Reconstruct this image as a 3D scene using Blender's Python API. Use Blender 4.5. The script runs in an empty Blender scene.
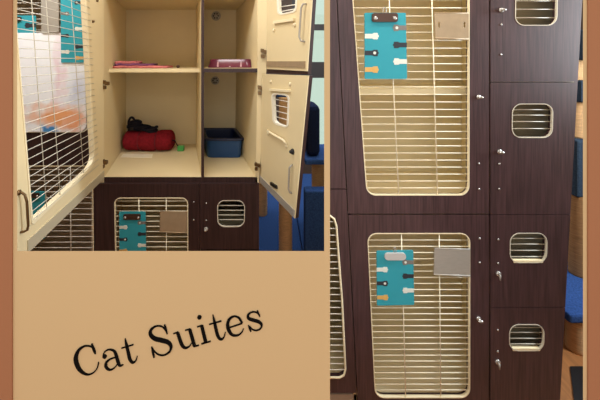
import bpy, math, random
from mathutils import Vector
from mathutils.geometry import tessellate_polygon

random.seed(7)
scene = bpy.context.scene
COL = scene.collection
EYE = 1.6            # eye height of the photographer
F = 300.0            # focal length in pixels of a 600 px wide picture
CX, CY = 270.0, 60.0

# ------------------------------------------------------------------ helpers
def P(px, py, d):
    return Vector(((px - CX) / F * d, d, EYE - (py - CY) / F * d))

class Plane:
    """A flat face of the place; at() gives the point of the face seen in that direction from eye height."""
    def __init__(s, o, n):
        s.o, s.n = Vector(o), Vector(n).normalized()
    def at(s, px, py, off=0.0):
        r = P(px, py, 1.0) - Vector((0, 0, EYE))
        c = Vector((0, 0, EYE))
        t = (s.o - c).dot(s.n) / r.dot(s.n)
        return c + r * t + s.n * off

def front_plane(d):
    return Plane((0, d, 0), (0, -1, 0))

def upright_plane(a, b):
    """upright plane through two (px, depth) columns, normal turned towards the viewer"""
    A, B = P(a[0], CY, a[1]), P(b[0], CY, b[1])
    n = (B - A).cross(Vector((0, 0, 1)))
    if n.dot(Vector((0, 0, EYE)) - A) < 0:
        n = -n
    return Plane(A, n)

def srgb(r, g, b):
    def c(v):
        v /= 255.0
        return v / 12.92 if v <= 0.04045 else ((v + 0.055) / 1.055) ** 2.4
    return (c(r), c(g), c(b), 1.0)

OFF = {}
class MB:
    def __init__(s):
        s.v, s.f, s.m, s.sm = [], [], [], []
        s.cur = 0
    def mat(s, i):
        s.cur = i
        return s
    def add(s, vs, fs, smooth=False):
        b = len(s.v)
        s.v += [Vector(v) for v in vs]
        for f in fs:
            s.f.append([b + i for i in f]); s.m.append(s.cur); s.sm.append(smooth)
        return s
    def solid(s, fl, bl):
        """front loops / back loops (outline first, then holes)"""
        tris = tessellate_polygon(fl)
        flat_f = [p for l in fl for p in l]; flat_b = [p for l in bl for p in l]
        n = len(flat_f)
        fs = []
        for t in tris:
            fs.append(list(t)); fs.append([n + i for i in reversed(t)])
        k = 0
        for l in fl:
            m = len(l)
            for i in range(m):
                j = (i + 1) % m
                fs.append([k + i, k + j, n + k + j, n + k + i])
            k += m
        return s.add(flat_f + flat_b, fs)
    def plate(s, pl, loops, o0, o1):
        return s.solid([[pl.at(x, y, o0) for x, y in l] for l in loops], [[pl.at(x, y, o1) for x, y in l] for l in loops])
    def box(s, a, b):
        (x0, y0, z0), (x1, y1, z1) = a, b
        vs = [(x, y, z) for x in (x0, x1) for y in (y0, y1) for z in (z0, z1)]
        return s.add(vs, [(0, 1, 3, 2), (4, 6, 7, 5), (0, 4, 5, 1), (2, 3, 7, 6), (0, 2, 6, 4), (1, 5, 7, 3)])
    def prism(s, quad, dv):
        """front outline (3-D points) swept along dv"""
        return s.solid([quad], [[q + dv for q in quad]])
    def tube(s, pts, r, n=8, closed=False, caps=True):
        pts = [Vector(p) for p in pts]
        rs = r if isinstance(r, (list, tuple)) else [r] * len(pts)
        k = len(pts); vs = []; fs = []
        up = None
        for i, p in enumerate(pts):
            a = pts[i - 1] if (i > 0 or closed) else p
            c = pts[(i + 1) % k] if (i < k - 1 or closed) else p
            t = (c - a)
            t = t.normalized() if t.length > 1e-9 else Vector((0, 0, 1))
            if up is None:
                up = Vector((0, 0, 1)) if abs(t.z) < .9 else Vector((1, 0, 0))
            u = (up - t * up.dot(t))
            if u.length < 1e-6:
                u = t.orthogonal()
            u.normalize(); w = t.cross(u); up = u
            for q in range(n):
                an = 2 * math.pi * q / n
                vs.append(p + (u * math.cos(an) + w * math.sin(an)) * rs[i])
        for i in range(k if closed else k - 1):
            j = (i + 1) % k
            for q in range(n):
                z = (q + 1) % n
                fs.append([i * n + q, i * n + z, j * n + z, j * n + q])
        if caps and not closed:
            fs.append(list(range(n))[::-1]); fs.append([(k - 1) * n + q for q in range(n)])
        return s.add(vs, fs, True)
    def disc(s, c, n, r, t, r2=None, k=14):
        c, n = Vector(c), Vector(n).normalized()
        return s.tube([c, c + n * t], [r, r if r2 is None else r2], k)
    def ball(s, c, r, sx=1, sy=1, sz=1, nu=14, nv=9):
        c = Vector(c); vs = []; fs = []
        for i in range(nv + 1):
            th = math.pi * i / nv
            for j in range(nu):
                ph = 2 * math.pi * j / nu
                vs.append(c + Vector((r * sx * math.sin(th) * math.cos(ph), r * sy * math.sin(th) * math.sin(ph), r * sz * math.cos(th))))
        for i in range(nv):
            for j in range(nu):
                q = (j + 1) % nu
                fs.append([i * nu + j, (i + 1) * nu + j, (i + 1) * nu + q, i * nu + q])
        return s.add(vs, fs, True)
    def build(s, name, mats, parent=None, base=None, bevel=0.0):
        base = Vector(base) if base is not None else (OFF[parent.name] if parent is not None else Vector((0, 0, 0)))
        me = bpy.data.meshes.new(name)
        me.from_pydata([v - base for v in s.v], [], s.f)
        mats = mats if isinstance(mats, (list, tuple)) else [mats]
        for m in mats:
            me.materials.append(m)
        for p, mi, sm in zip(me.polygons, s.m, s.sm):
            p.material_index = mi; p.use_smooth = sm
        me.update()
        import bmesh
        bm = bmesh.new(); bm.from_mesh(me)
        bmesh.ops.recalc_face_normals(bm, faces=bm.faces)
        bm.to_mesh(me); bm.free()
        o = bpy.data.objects.new(name, me); COL.objects.link(o)
        if parent is not None:
            o.parent = parent
        else:
            o.location = base
        OFF[o.name] = base
        if bevel:
            b = o.modifiers.new('bevel', 'BEVEL'); b.width = bevel; b.segments = 2; b.limit_method = 'ANGLE'
        return o

def tag(o, label, cat, group=None, kind=None):
    o['label'] = label; o['category'] = cat
    if group: o['group'] = group
    if kind: o['kind'] = kind
    return o

def thing(name, base, label, cat, group=None):
    o = bpy.data.objects.new(name, None); COL.objects.link(o)
    o.location = base; o.empty_display_size = .05
    OFF[o.name] = Vector(base)
    return tag(o, label, cat, group)

def structure(o):
    o['kind'] = 'structure'
    return o

def rq(c, r, n=6):
    """quadrilateral with rounded corners; r a number or one per corner"""
    out = []
    k = len(c)
    rr = r if isinstance(r, (list, tuple)) else [r] * k
    for i in range(k):
        p = Vector(c[i]); a = Vector(c[i - 1]); b = Vector(c[(i + 1) % k])
        if rr[i] <= 0:
            out.append((p.x, p.y)); continue
        q0 = p + (a - p).normalized() * rr[i]; q1 = p + (b - p).normalized() * rr[i]
        for j in range(n + 1):
            t = j / n
            # blend of a circle-like rational curve
            w = 0.72
            den = (1 - t) ** 2 + 2 * w * t * (1 - t) + t * t
            q = (q0 * (1 - t) ** 2 + p * 2 * w * t * (1 - t) + q1 * t * t) / den
            out.append((q.x, q.y))
    return out

def outset(c, e):
    """push the four corners of a quad (TL, TR, BR, BL) outwards by e pixels"""
    (a, b), (c1, d), (e1, f), (g, h) = c
    return [(a - e, b - e), (c1 + e, d - e), (e1 + e, f + e), (g - e, h + e)]

def lerp(a, b, t): return a + (b - a) * t
def x_at(p, q, y): return lerp(p[0], q[0], (y - p[1]) / (q[1] - p[1]))

def catmull(pts, k=5):
    out = []
    n = len(pts)
    for i in range(n - 1):
        p0 = pts[max(i - 1, 0)]; p1 = pts[i]; p2 = pts[i + 1]; p3 = pts[min(i + 2, n - 1)]
        for j in range(k):
            t = j / k
            out.append(tuple(0.5 * (2 * b + (c - a) * t + (2 * a - 5 * b + 4 * c - d) * t * t + (3 * b - a - 3 * c + d) * t ** 3) for a, b, c, d in zip(p0, p1, p2, p3)))
    out.append(tuple(pts[-1]))
    return out

# ------------------------------------------------------------------ materials
def mat(name, rgb, rough=.5, metal=0.0, spec=.5, noise=0.0, nscale=30.0, stretch=(1, 1, 1), bump=0.0, coat=0.0):
    m = bpy.data.materials.new(name); m.use_nodes = True
    nt = m.node_tree; b = nt.nodes['Principled BSDF']
    c = srgb(*rgb)
    b.inputs['Base Color'].default_value = c
    b.inputs['Roughness'].default_value = rough
    b.inputs['Metallic'].default_value = metal
    b.inputs['Specular IOR Level'].default_value = spec
    b.inputs['Coat Weight'].default_value = coat
    if noise or bump:
        tc = nt.nodes.new('ShaderNodeTexCoord'); mp = nt.nodes.new('ShaderNodeMapping')
        mp.inputs['Scale'].default_value = stretch
        nz = nt.nodes.new('ShaderNodeTexNoise'); nz.inputs['Scale'].default_value = nscale; nz.inputs['Detail'].default_value = 5
        nt.links.new(tc.outputs['Object'], mp.inputs['Vector']); nt.links.new(mp.outputs['Vector'], nz.inputs['Vector'])
        if noise:
            cr = nt.nodes.new('ShaderNodeValToRGB')
            cr.color_ramp.elements[0].position = .3; cr.color_ramp.elements[1].position = .7
            cr.color_ramp.elements[0].color = tuple(v * (1 - noise) for v in c[:3]) + (1,)
            cr.color_ramp.elements[1].color = tuple(min(1, v * (1 + noise)) for v in c[:3]) + (1,)
            nt.links.new(nz.outputs['Fac'], cr.inputs['Fac']); nt.links.new(cr.outputs['Color'], b.inputs['Base Color'])
        if bump:
            bp = nt.nodes.new('ShaderNodeBump'); bp.inputs['Strength'].default_value = bump; bp.inputs['Distance'].default_value = .004
            nt.links.new(nz.outputs['Fac'], bp.inputs['Height']); nt.links.new(bp.outputs['Normal'], b.inputs['Normal'])
    return m

M = {}
M['tan'] = mat('tan_paint', (197, 168, 125), .9, spec=.1)
M['rust'] = mat('rust_brown_paint', (156, 106, 75), .9, spec=.1)
M['ink'] = mat('black_lettering', (6, 4, 3), .8, spec=.1)
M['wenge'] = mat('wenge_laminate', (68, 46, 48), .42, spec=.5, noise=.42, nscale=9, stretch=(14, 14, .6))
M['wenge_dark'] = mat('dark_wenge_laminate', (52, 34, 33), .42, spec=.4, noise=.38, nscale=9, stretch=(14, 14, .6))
M['cream'] = mat('cream_laminate', (224, 206, 164), .5, spec=.3, noise=.03, nscale=4)
M['cream_lit'] = mat('lit_cream_laminate', (248, 232, 190), .5, spec=.3, noise=.03, nscale=4)  # cream with light put into the colour, for the dim cage interiors
M['cream_trim'] = mat('cream_plastic', (236, 222, 186), .4, spec=.4)
M['window_trim'] = mat('ivory_plastic', (214, 206, 186), .4)
M['white_trim'] = mat('white_plastic', (238, 232, 214), .35, spec=.4)
M['wire'] = mat('ivory_coated_wire', (248, 238, 210), .35, spec=.5)
M['wire_white'] = mat('white_coated_wire', (225, 218, 205), .35, spec=.5)
M['wire_dimmed'] = mat('dimmed_coated_wire', (196, 190, 174), .4)  # white wire dimmed in colour, for its backlit look on the open door
M['aluminium'] = mat('dull_aluminium', (196, 184, 156), .45, metal=.2)
M['steel'] = mat('brushed_steel', (172, 166, 156), .38, metal=.25, noise=.06, nscale=40, stretch=(1, 1, 6))
M['steel_warm'] = mat('warm_brushed_steel', (172, 150, 120), .5, metal=.35, noise=.06, nscale=30)
M['chrome'] = mat('chrome', (196, 192, 186), .25, metal=.65)
M['bright_steel'] = mat('bright_steel', (204, 204, 202), .3, metal=.25)
M['bronze'] = mat('bronze_metal', (118, 92, 62), .35, metal=.8)
M['clip_brown'] = mat('dark_bronze_clip', (84, 62, 52), .35, metal=.5)
M['teal'] = mat('teal_card', (50, 154, 168), .55, spec=.3, noise=.03, nscale=8)
M['paw_white'] = mat('white_print', (222, 226, 214), .6)
M['paw_dark'] = mat('charcoal_print', (38, 44, 52), .6)
M['paw_gray'] = mat('gray_print', (120, 116, 110), .6)
M['paw_orange'] = mat('ginger_print', (214, 168, 92), .6)
M['black'] = mat('black_plastic', (18, 16, 18), .5)
M['red'] = mat('red_fleece', (122, 27, 36), .95, spec=.1, noise=.25, nscale=60, bump=.3)
M['navy_web'] = mat('black_webbing', (22, 20, 30), .8, spec=.2)
M['paper'] = mat('white_paper', (240, 230, 205), .7)
M['green_tag'] = mat('green_plastic', (70, 160, 80), .4)
M['pink'] = mat('pink_cloth', (205, 120, 120), .9, spec=.1, noise=.3, nscale=14)
M['plum'] = mat('plum_glazed_ceramic', (100, 28, 58), .15, spec=.6)
M['litter'] = mat('blue_plastic', (28, 72, 122), .35)
M['litter_rim'] = mat('navy_plastic', (16, 30, 66), .4)
M['carpet'] = mat('blue_carpet', (54, 84, 142), .98, spec=.05, noise=.3, nscale=120, bump=.6)
M['carpet_navy'] = mat('navy_carpet', (28, 36, 62), .98, spec=.05, noise=.25, nscale=120, bump=.6)
M['carpet_slate'] = mat('slate_blue_carpet', (52, 66, 82), .98, spec=.05, noise=.2, nscale=120, bump=.6)
M['sisal'] = mat('sisal_rope', (206, 166, 122), .9, spec=.1, noise=.2, nscale=20, stretch=(1, 1, 16), bump=.5)
M['sisal_shaded'] = mat('shaded_sisal_rope', (160, 122, 84), .9, spec=.1, noise=.25, nscale=20, stretch=(1, 1, 16), bump=.5)  # sisal with shade put into the colour, for one cat tree post
M['floor'] = mat('honey_floorboards', (176, 116, 66), .5, noise=.18, nscale=6, stretch=(8, .8, 1))
M['plaster'] = mat('umber_plaster', (84, 72, 66), .9, spec=.1)
M['mullion'] = mat('dark_window_frame', (40, 38, 44), .5)
M['leaf'] = mat('pale_leaves', (150, 190, 140), .8, noise=.4, nscale=8)
g = mat('window_glass', (235, 250, 240), .02)
nt = g.node_tree
tr = nt.nodes.new('ShaderNodeBsdfTransparent'); tr.inputs['Color'].default_value = (.70, .80, .745, 1)
gl = nt.nodes.new('ShaderNodeBsdfGlossy'); gl.inputs['Roughness'].default_value = .03
mx = nt.nodes.new('ShaderNodeMixShader'); mx.inputs['Fac'].default_value = .06
nt.links.new(tr.outputs[0], mx.inputs[1]); nt.links.new(gl.outputs[0], mx.inputs[2])
nt.links.new(mx.outputs[0], nt.nodes['Material Output'].inputs['Surface'])
M['glass'] = g

def blot_mat(name):
    """white sheet with soft pink, orange and blue blots of a painted reflection, placed in the sheet's own coordinates"""
    m = bpy.data.materials.new(name); m.use_nodes = True
    nt = m.node_tree; b = nt.nodes['Principled BSDF']; b.inputs['Roughness'].default_value = .45
    tc = nt.nodes.new('ShaderNodeTexCoord')
    nz = nt.nodes.new('ShaderNodeTexNoise'); nz.inputs['Scale'].default_value = 14; nz.inputs['Detail'].default_value = 3
    nt.links.new(tc.outputs['Object'], nz.inputs['Vector'])
    sub = nt.nodes.new('ShaderNodeVectorMath'); sub.operation = 'SUBTRACT'; sub.inputs[1].default_value = (.5, .5, .5)
    scl = nt.nodes.new('ShaderNodeVectorMath'); scl.operation = 'SCALE'; scl.inputs['Scale'].default_value = .16
    mixv = nt.nodes.new('ShaderNodeVectorMath'); mixv.operation = 'ADD'
    nt.links.new(nz.outputs['Color'], sub.inputs[0]); nt.links.new(sub.outputs[0], scl.inputs[0])
    nt.links.new(tc.outputs['Object'], mixv.inputs[0]); nt.links.new(scl.outputs[0], mixv.inputs[1])
    col = None
    base = srgb(248, 250, 255)
    prev = None
    for (cx, cz, sx, sz, rgb, amt) in SHEET_BLOTS:
        mp = nt.nodes.new('ShaderNodeMapping'); mp.vector_type = 'TEXTURE'
        mp.inputs['Location'].default_value = (cx, 0, cz); mp.inputs['Scale'].default_value = (sx, 1, sz)
        nt.links.new(mixv.outputs[0], mp.inputs['Vector'])
        gr = nt.nodes.new('ShaderNodeTexGradient'); gr.gradient_type = 'SPHERICAL'
        nt.links.new(mp.outputs['Vector'], gr.inputs['Vector'])
        mul = nt.nodes.new('ShaderNodeMath'); mul.operation = 'MULTIPLY'; mul.use_clamp = True; mul.inputs[1].default_value = amt
        nt.links.new(gr.outputs['Fac'], mul.inputs[0])
        mc = nt.nodes.new('ShaderNodeMix'); mc.data_type = 'RGBA'
        nt.links.new(mul.outputs[0], mc.inputs['Factor'])
        if prev is None: mc.inputs[6].default_value = base
        else: nt.links.new(prev, mc.inputs[6])
        mc.inputs[7].default_value = srgb(*rgb)
        prev = mc.outputs[2]
    nt.links.new(prev, b.inputs['Base Color'])
    return m

# ------------------------------------------------------------------ room shell
WD, WT = 0.86, 0.05          # the partition wall with the two openings
wallp, wallb = front_plane(WD), front_plane(WD + WT)
ZT = 2.75
def zpx(z, d): return CY + (EYE - z) / d * F
top_y, bot_y = zpx(ZT, WD), zpx(0, WD)
def loops(pl, e):
    d = pl.o.y
    s = WD / d
    outer = [(CX + (-760 - CX) * s, zpx(ZT, d)), (CX + (1300 - CX) * s, zpx(ZT, d)), (CX + (1300 - CX) * s, zpx(0, d)), (CX + (-760 - CX) * s, zpx(0, d))]
    l = [(17.2 - e, -60 - e), (324.2 + e, -60 - e), (324.2 + e, 251 + e), (17.2 - e, 251 + e)]
    r = [(330 - e, -220 - e), (583 + e, -220 - e), (583 + e, 455 + e), (330 - e, 455 + e)]
    return [[pl.at(x, y) for x, y in q] for q in (outer, l, r)]
w = MB().solid(loops(wallp, 0), loops(wallb, 1.5)).build('wall_front', M['tan'])
structure(w)
for k, (a, b) in enumerate(((-30, 13), (587, 630))):
    structure(MB().plate(wallp, [[(a, top_y), (b, top_y), (b, bot_y), (a, bot_y)]], .004, 0).build('trim_%d' % (k + 1), M['rust']))
XL, XR, YB, YF = -2.6, 3.2, 4.2, -2.2
structure(MB().box((XL - .1, YF - .1, -.1), (XR + .1, YB + .1, 0)).build('floor', M['floor']))
structure(MB().box((XL - .1, WD + WT + .002, 0), (XL, YB, ZT)).build('wall_left', M['plaster']))
structure(MB().box((XR, WD + WT + .002, 0), (XR + .1, YB, ZT)).build('wall_right', M['plaster']))
bp, bq = front_plane(YB), front_plane(YB + .1)
wx0, wx1, wy0, wy1 = 292, 352, -60, 160          # window in the back wall
def wpx(x, z): return (CX + x / YB * F, zpx(z, YB))
wl = [[bp.at(*wpx(XL - .1, ZT)), bp.at(*wpx(XR + .1, ZT)), bp.at(*wpx(XR + .1, 0)), bp.at(*wpx(XL - .1, 0))],
      [bp.at(wx0, wy0), bp.at(wx1, wy0), bp.at(wx1, wy1), bp.at(wx0, wy1)]]
structure(MB().solid(wl, [[v + Vector((0, .1, 0)) for v in l] for l in wl]).build('wall_back', M['plaster']))
win = MB().plate(bp, [[(wx0, wy0), (wx1, wy0), (wx1, wy1), (wx0, wy1)],
                      [(298, -52), (346, -52), (346, 24), (298, 24)][::1],
                      [(298, 30), (346, 30), (346, 62), (298, 62)],
                      [(298, 78), (346, 78), (346, 152), (298, 152)]], -.02, -.07).build('window_1', M['mullion'])
structure(win)
gp = MB().plate(bp, [[(296, -54), (348, -54), (348, 154), (296, 154)]], -.04, -.046).build('window_pane', M['glass'], win)
# ------------------------------------------------------------------ wall lettering
GL = []   # (crop origin, strokes)
def tr1(x, y): return (65 + x / 6.67, 325 + y / 6.67)
def tr2(x, y): return (130 + x / 6.66, 310 + y / 6.66)
def tr3(x, y): return (195 + x / 6.66, 300 + y / 6.66)
LET = [
 (tr1, [[(197, 172, 5), (186, 150, 6), (165, 138, 8), (130, 139, 11), (92, 167, 20), (74, 215, 27), (82, 262, 28), (107, 303, 22), (147, 327, 11), (186, 318, 8), (215, 287, 7), (226, 245, 7)],
        [(180, 122, 9), (190, 150, 15), (198, 172, 15), (205, 190, 7)]], []),
 (tr1, [[(256, 200, 8), (266, 176, 8), (296, 161, 9), (328, 170, 14), (343, 200, 20), (356, 245, 20), (368, 268, 14), (390, 262, 6)],
        [(343, 212, 6), (305, 224, 9), (277, 248, 17), (276, 278, 18), (300, 296, 12), (330, 284, 8), (354, 252, 6)]], [(266, 207, 14)]),
 (tr1, [[(402, 88, 5), (410, 125, 16), (422, 175, 20), (434, 225, 20), (452, 247, 15), (472, 237, 9), (483, 205, 6)], [(378, 152, 6), (458, 128, 8)]], []),
 (tr2, [[(242, 140, 6), (216, 109, 8), (175, 105, 10), (141, 130, 18), (138, 160, 23), (165, 187, 27), (215, 200, 29), (255, 213, 26), (274, 240, 20), (264, 275, 13), (230, 297, 9), (195, 295, 8), (166, 275, 7), (150, 250, 6)],
        [(231, 95, 9), (240, 125, 13), (249, 158, 6)], [(145, 242, 6), (154, 280, 13), (162, 315, 9)]], []),
 (tr2, [[(318, 148, 20), (335, 200, 22), (350, 235, 20), (370, 249, 15), (395, 240, 8), (414, 212, 6)], [(290, 155, 7), (322, 144, 8)],
        [(398, 126, 20), (415, 185, 22), (431, 238, 22)], [(368, 133, 7), (402, 123, 8)], [(425, 241, 8), (460, 232, 8)]], []),
 (tr2, [[(478, 101, 21), (492, 160, 22), (506, 214, 22)], [(448, 110, 7), (482, 99, 8)], [(476, 223, 8), (537, 206, 8)]], [(463, 46, 14)]),
 (tr3, [[(119, 95, 5), (128, 135, 16), (138, 180, 20), (152, 235, 20), (172, 259, 15), (192, 247, 9), (203, 212, 6)], [(95, 160, 7), (176, 137, 9)]], []),
 (tr3, [[(313, 152, 14), (295, 119, 13), (262, 106, 10), (230, 125, 17), (218, 160, 22), (226, 200, 22), (250, 230, 16), (285, 232, 11), (312, 212, 8), (323, 188, 6)], [(222, 184, 8), (314, 153, 8)]], []),
 (tr3, [[(428, 97, 5), (405, 79, 8), (376, 79, 9), (353, 100, 15), (359, 121, 19), (390, 132, 21), (425, 143, 20), (444, 163, 15), (434, 190, 9), (405, 200, 8), (380, 191, 7), (364, 172, 6)],
        [(414, 68, 8), (424, 90, 11), (433, 110, 6)], [(356, 165, 6), (364, 188, 11), (373, 208, 8)]], []),
]
sign = thing('wall_lettering', (-.45, WD, .8), 'black serif lettering reading Cat Suites slanting up across the tan wall', 'lettering')
for tr, strokes, dots in LET:
    mb = MB()
    for st in strokes:
        c = catmull(st, 6) if len(st) > 2 else st
        L, R = [], []
        for i, (x, y, wd) in enumerate(c):
            a = c[max(i - 1, 0)]; b = c[min(i + 1, len(c) - 1)]
            tx, ty = b[0] - a[0], b[1] - a[1]; ln = math.hypot(tx, ty) or 1
            nx, ny = -ty / ln, tx / ln
            L.append(tr(x + nx * wd / 2, y + ny * wd / 2)); R.append(tr(x - nx * wd / 2, y - ny * wd / 2))
        for i in range(len(L) - 1):
            q = [L[i], L[i + 1], R[i + 1], R[i]]
            vs = [wallp.at(*p, .0025) for p in q] + [wallp.at(*p, 0) for p in q]
            mb.add(vs, [(0, 1, 2, 3), (7, 6, 5, 4), (0, 4, 5, 1), (1, 5, 6, 2), (2, 6, 7, 3), (3, 7, 4, 0)])
    for (x, y, r) in dots:
        ring = [tr(x + r * math.cos(a), y + r * math.sin(a)) for a in [2 * math.pi * i / 20 for i in range(20)]]
        mb.plate(wallp, [ring], .0026, 0)
    mb.build('letter', M['ink'], sign)

# ------------------------------------------------------------------ shared small parts
def bars(mb, pl, ys, xl, xr, r, off, n=6):
    for y in ys:
        mb.tube([pl.at(xl(y), y, off), pl.at(xr(y), y, off)], r, n)
def screw(pl, x, y, parent, off=0.0, r=.0052):
    MB().disc(pl.at(x, y, off), pl.n, r, .003, r * .6, 10).build('screw', M['chrome'], parent)
def turn_latch(pl, x, y, parent, off=0.0, r=.0105, m='chrome', wide=1.6):
    mb = MB()
    c = pl.at(x, y, off)
    mb.disc(c, pl.n, r, .004, r * .9)
    mb.disc(c + pl.n * .004, pl.n, r * .5, .008, r * .45)
    mb.ball(c + pl.n * .015, r * .7, wide, .8, .8)
    mb.build('latch_knob', M[m], parent)
def cam_lock(pl, x, y, parent, off=0.0):
    c = pl.at(x, y, off)
    mb = MB(); mb.disc(c, pl.n, .011, .006, .010)
    lk = mb.build('cam_lock', M['chrome'], parent)
    MB().tube([c + pl.n * .006, c + pl.n * .012, c + pl.n * .012 - Vector((0, 0, .022))], [.003, .004, .003], 6).build('key', M['steel'], lk)
def window_door(pl, quad, win, barys, parent, wood, r=8, th=.02, wr=.0021, wire='wire_dimmed', trim='window_trim', vent_r=None, thick=2.4):
    """solid door leaf with a barred window"""
    hole = rq(win, r)
    d = MB().plate(pl, [quad, hole], 0, -th).build('door', wood, parent)
    t = MB().plate(pl, [rq(outset(win, .45), r + .45), rq(outset(win, -.3), r - .3)], .0015, -.008)
    t.build('window_trim', M[trim], d)
    (x0, y0), (x1, _), (x2, y2), (x3, y3) = win
    mb = MB()
    for y in barys:
        a = x_at((x0, y0), (x3, y3), y); b = x_at((x1, y0), (x2, y2), y)
        mb.tube([pl.at(a, y, -th * .4), pl.at(b, y, -th * .4)], wr, 6)
    mb.build('wire_grille', M[wire], d)
    return d
def grille_door(pl, quad, op, ys, vbars, parent, wood, r=9, th=.02, wr=.0019, trim='cream_trim', wire='wire'):
    hole = rq(op, r)
    d = MB().plate(pl, [quad, hole], 0, -th).build('cage_door', wood, parent)
    MB().plate(pl, [rq(outset(op, .5), r + .5), rq(outset(op, -.4), r - .4)], .0015, -.011).build('opening_trim', M[trim], d)
    mb = MB()
    tl, tr_, br, bl = op
    for y in ys:
        mb.tube([pl.at(x_at(tl, bl, y), y, -.0065), pl.at(x_at(tr_, br, y), y, -.0065)], wr, 6)
    for (a, b) in vbars:
        mb.tube([pl.at(*a, -.003), pl.at(*b, -.003)], wr * 1.2, 6)
    mb.build('wire_grille', M[wire], d)
    return d
def clipboard(pl, quad, tabs, label, clip, dark_clip, ring=True, off=.004, s=1.0):
    """teal clipboard with cat-paw print; tabs: (x_edge, y, direction, arm material index, pad material index)"""
    b0 = pl.at(quad[3][0], quad[3][1], off)
    root = thing('clipboard', b0, label, 'clipboard', 'teal clipboards hung on the cage doors')
    mb = MB().plate(pl, [rq(quad, 1.2 * s, 3)], off + .004, off)
    for (x, y, dr, arm, pad) in tabs:
        L = 8.5 * s; h = 2.3 * s
        z0, z1 = off + .0046, off + .004
        mb.mat(arm).plate(pl, [[(x, y - h), (x + dr * L, y - h), (x + dr * L, y + h), (x, y + h)]], z0, z1)
        c = (x + dr * (L + 1.2 * s), y)
        ring_ = [(c[0] + 3.3 * s * math.cos(a), c[1] + 3.3 * s * math.sin(a)) for a in [2 * math.pi * i / 14 for i in range(14)]]
        mb.mat(arm).plate(pl, [ring_], z0 + .0002, z1)
        for k in (-1, 0, 1):
            cc = (c[0] + dr * 2.9 * s * math.cos(k * .8), c[1] + 2.9 * s * math.sin(k * .8))
            mb.mat(arm).plate(pl, [[(cc[0] + 1.3 * s * math.cos(a), cc[1] + 1.3 * s * math.sin(a)) for a in [2 * math.pi * i / 8 for i in range(8)]]], z0 + .0001, z1)
        mb.mat(pad).plate(pl, [[(c[0] + 1.5 * s * math.cos(a), c[1] + 1.5 * s * math.sin(a)) for a in [2 * math.pi * i / 10 for i in range(10)]]], z0 + .0006, z1)
    mb.build('board', [M['teal'], M['paw_white'], M['paw_dark'], M['paw_gray'], M['paw_orange']], root)
    x0, y0, x1, y1 = clip
    m = M['clip_brown'] if dark_clip else M['bright_steel']
    mb = MB().plate(pl, [rq([(x0, y0), (x1, y0), (x1, y1), (x0, y1)], (y1 - y0) * (.25 if dark_clip else .48), 5)], off + .012, off + .004)
    h = y1 - y0
    cl = mb.build('clip', m, root, bevel=.002)
    for x in ((x0 + h * .35, x1 - h * .35) if dark_clip else ()):
        c = pl.at(x, lerp(y0, y1, .6), off + .011)
        MB().disc(c, pl.n, .26 * h / F * pl.o.y if abs(pl.n.y) > .9 else .005, .005, .16 * h / F * pl.o.y).build('rivet', M['chrome'], cl)
    if ring:
        xm = (x0 + x1) / 2
        pts = [pl.at(xm + 1.6 * math.cos(a) * s, y0 - 2.6 * s + 3.2 * s * math.sin(a), off + .006) for a in [2 * math.pi * i / 14 for i in range(14)]]
        MB().tube(pts, .0017, 6, closed=True).build('hanging_ring', M['chrome'], cl)
    return root
def card_plate(pl, quad, label, m, slots=None, off=.003):
    root = thing('card_holder', pl.at(*quad[3], off), label, 'card holder', 'metal card holders hung on the cage doors')
    holes = []
    if slots:
        holes = [[(x - .9, y - 2.6), (x + .9, y - 2.6), (x + .9, y + 2.6), (x - .9, y + 2.6)] for x, y in slots]
    MB().plate(pl, [quad] + holes, off + .005, off).build('plate', m, root, bevel=.0008)
    (x0, y0), (x1, y1), (x2, y2), (x3, y3) = quad
    MB().tube([pl.at(x0, y0 + .4, off + .003), pl.at(x1, y1 + .4, off + .003)], .0028, 6).build('top_lip', m, root)
    MB().tube([pl.at(x3, y3 - .4, off + .004), pl.at(x2, y2 - .4, off + .004)], .0034, 6).build('bottom_lip', m, root)
    return root

# ------------------------------------------------------------------ right bay: the closed bank of suites
DR = 1.32
rp = front_plane(DR)                 # door fronts
rc = front_plane(DR + .022)          # carcass fronts
RV = 392.0                           # where the sides of the carcass run to
DEEP = .5
dvr = Vector(((RV - CX) / F, 1, 0)) * DEEP
def carc(mb, pl, quad, dv):
    return mb.prism([pl.at(x, y) for x, y in quad], dv)
yb = zpx(.05, DR)
def LX(y): return x_at((337.5, 0), (348.5, 215), y)
def RX(y): return x_at((582.3, 0), (570.8, 207), y)
cab = thing('cat_cabinet', P(455, zpx(0, DR), DR + .2), 'tall closed dark brown cat cabinet with two big barred doors and four small window doors', 'cabinet', 'dark brown cat cabinets')
TOPY = -46
wd, cr = M['wenge'], M['cream_lit']
def side(x0, x1, name, ya=TOPY, yz=None, m=cr):
    yz = yb if yz is None else yz
    carc(MB(), rc, [(x0(ya), ya), (x1(ya), ya), (x1(yz), yz), (x0(yz), yz)], dvr).build(name, m, cab)
side(lambda y: LX(y) + .3, lambda y: LX(y) + 3.5, 'side_panel')
side(lambda y: 487.5, lambda y: 491.5, 'divider_panel')
side(lambda y: RX(y) - 3.8, lambda y: RX(y) - .3, 'side_panel', m=wd)
def deck(xa, xb, y0, y1, name='deck_panel', dv=dvr, m=cr):
    carc(MB(), rc, [(xa(y0), y0), (xb(y0), y0), (xb(y1), y1), (xa(y1), y1)], dv).build(name, m, cab)
A = lambda y: LX(y) + 3.6
B = lambda y: 487.4
C_ = lambda y: 491.6
D_ = lambda y: RX(y) - 3.9
deck(A, B, TOPY, TOPY + 4); deck(A, B, 212, 217); deck(A, B, 399.5, 405)
for y in (TOPY + 1, 82, 214, 307, 404):
    deck(C_, D_, y - 1.5, y + 1.5)
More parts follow.
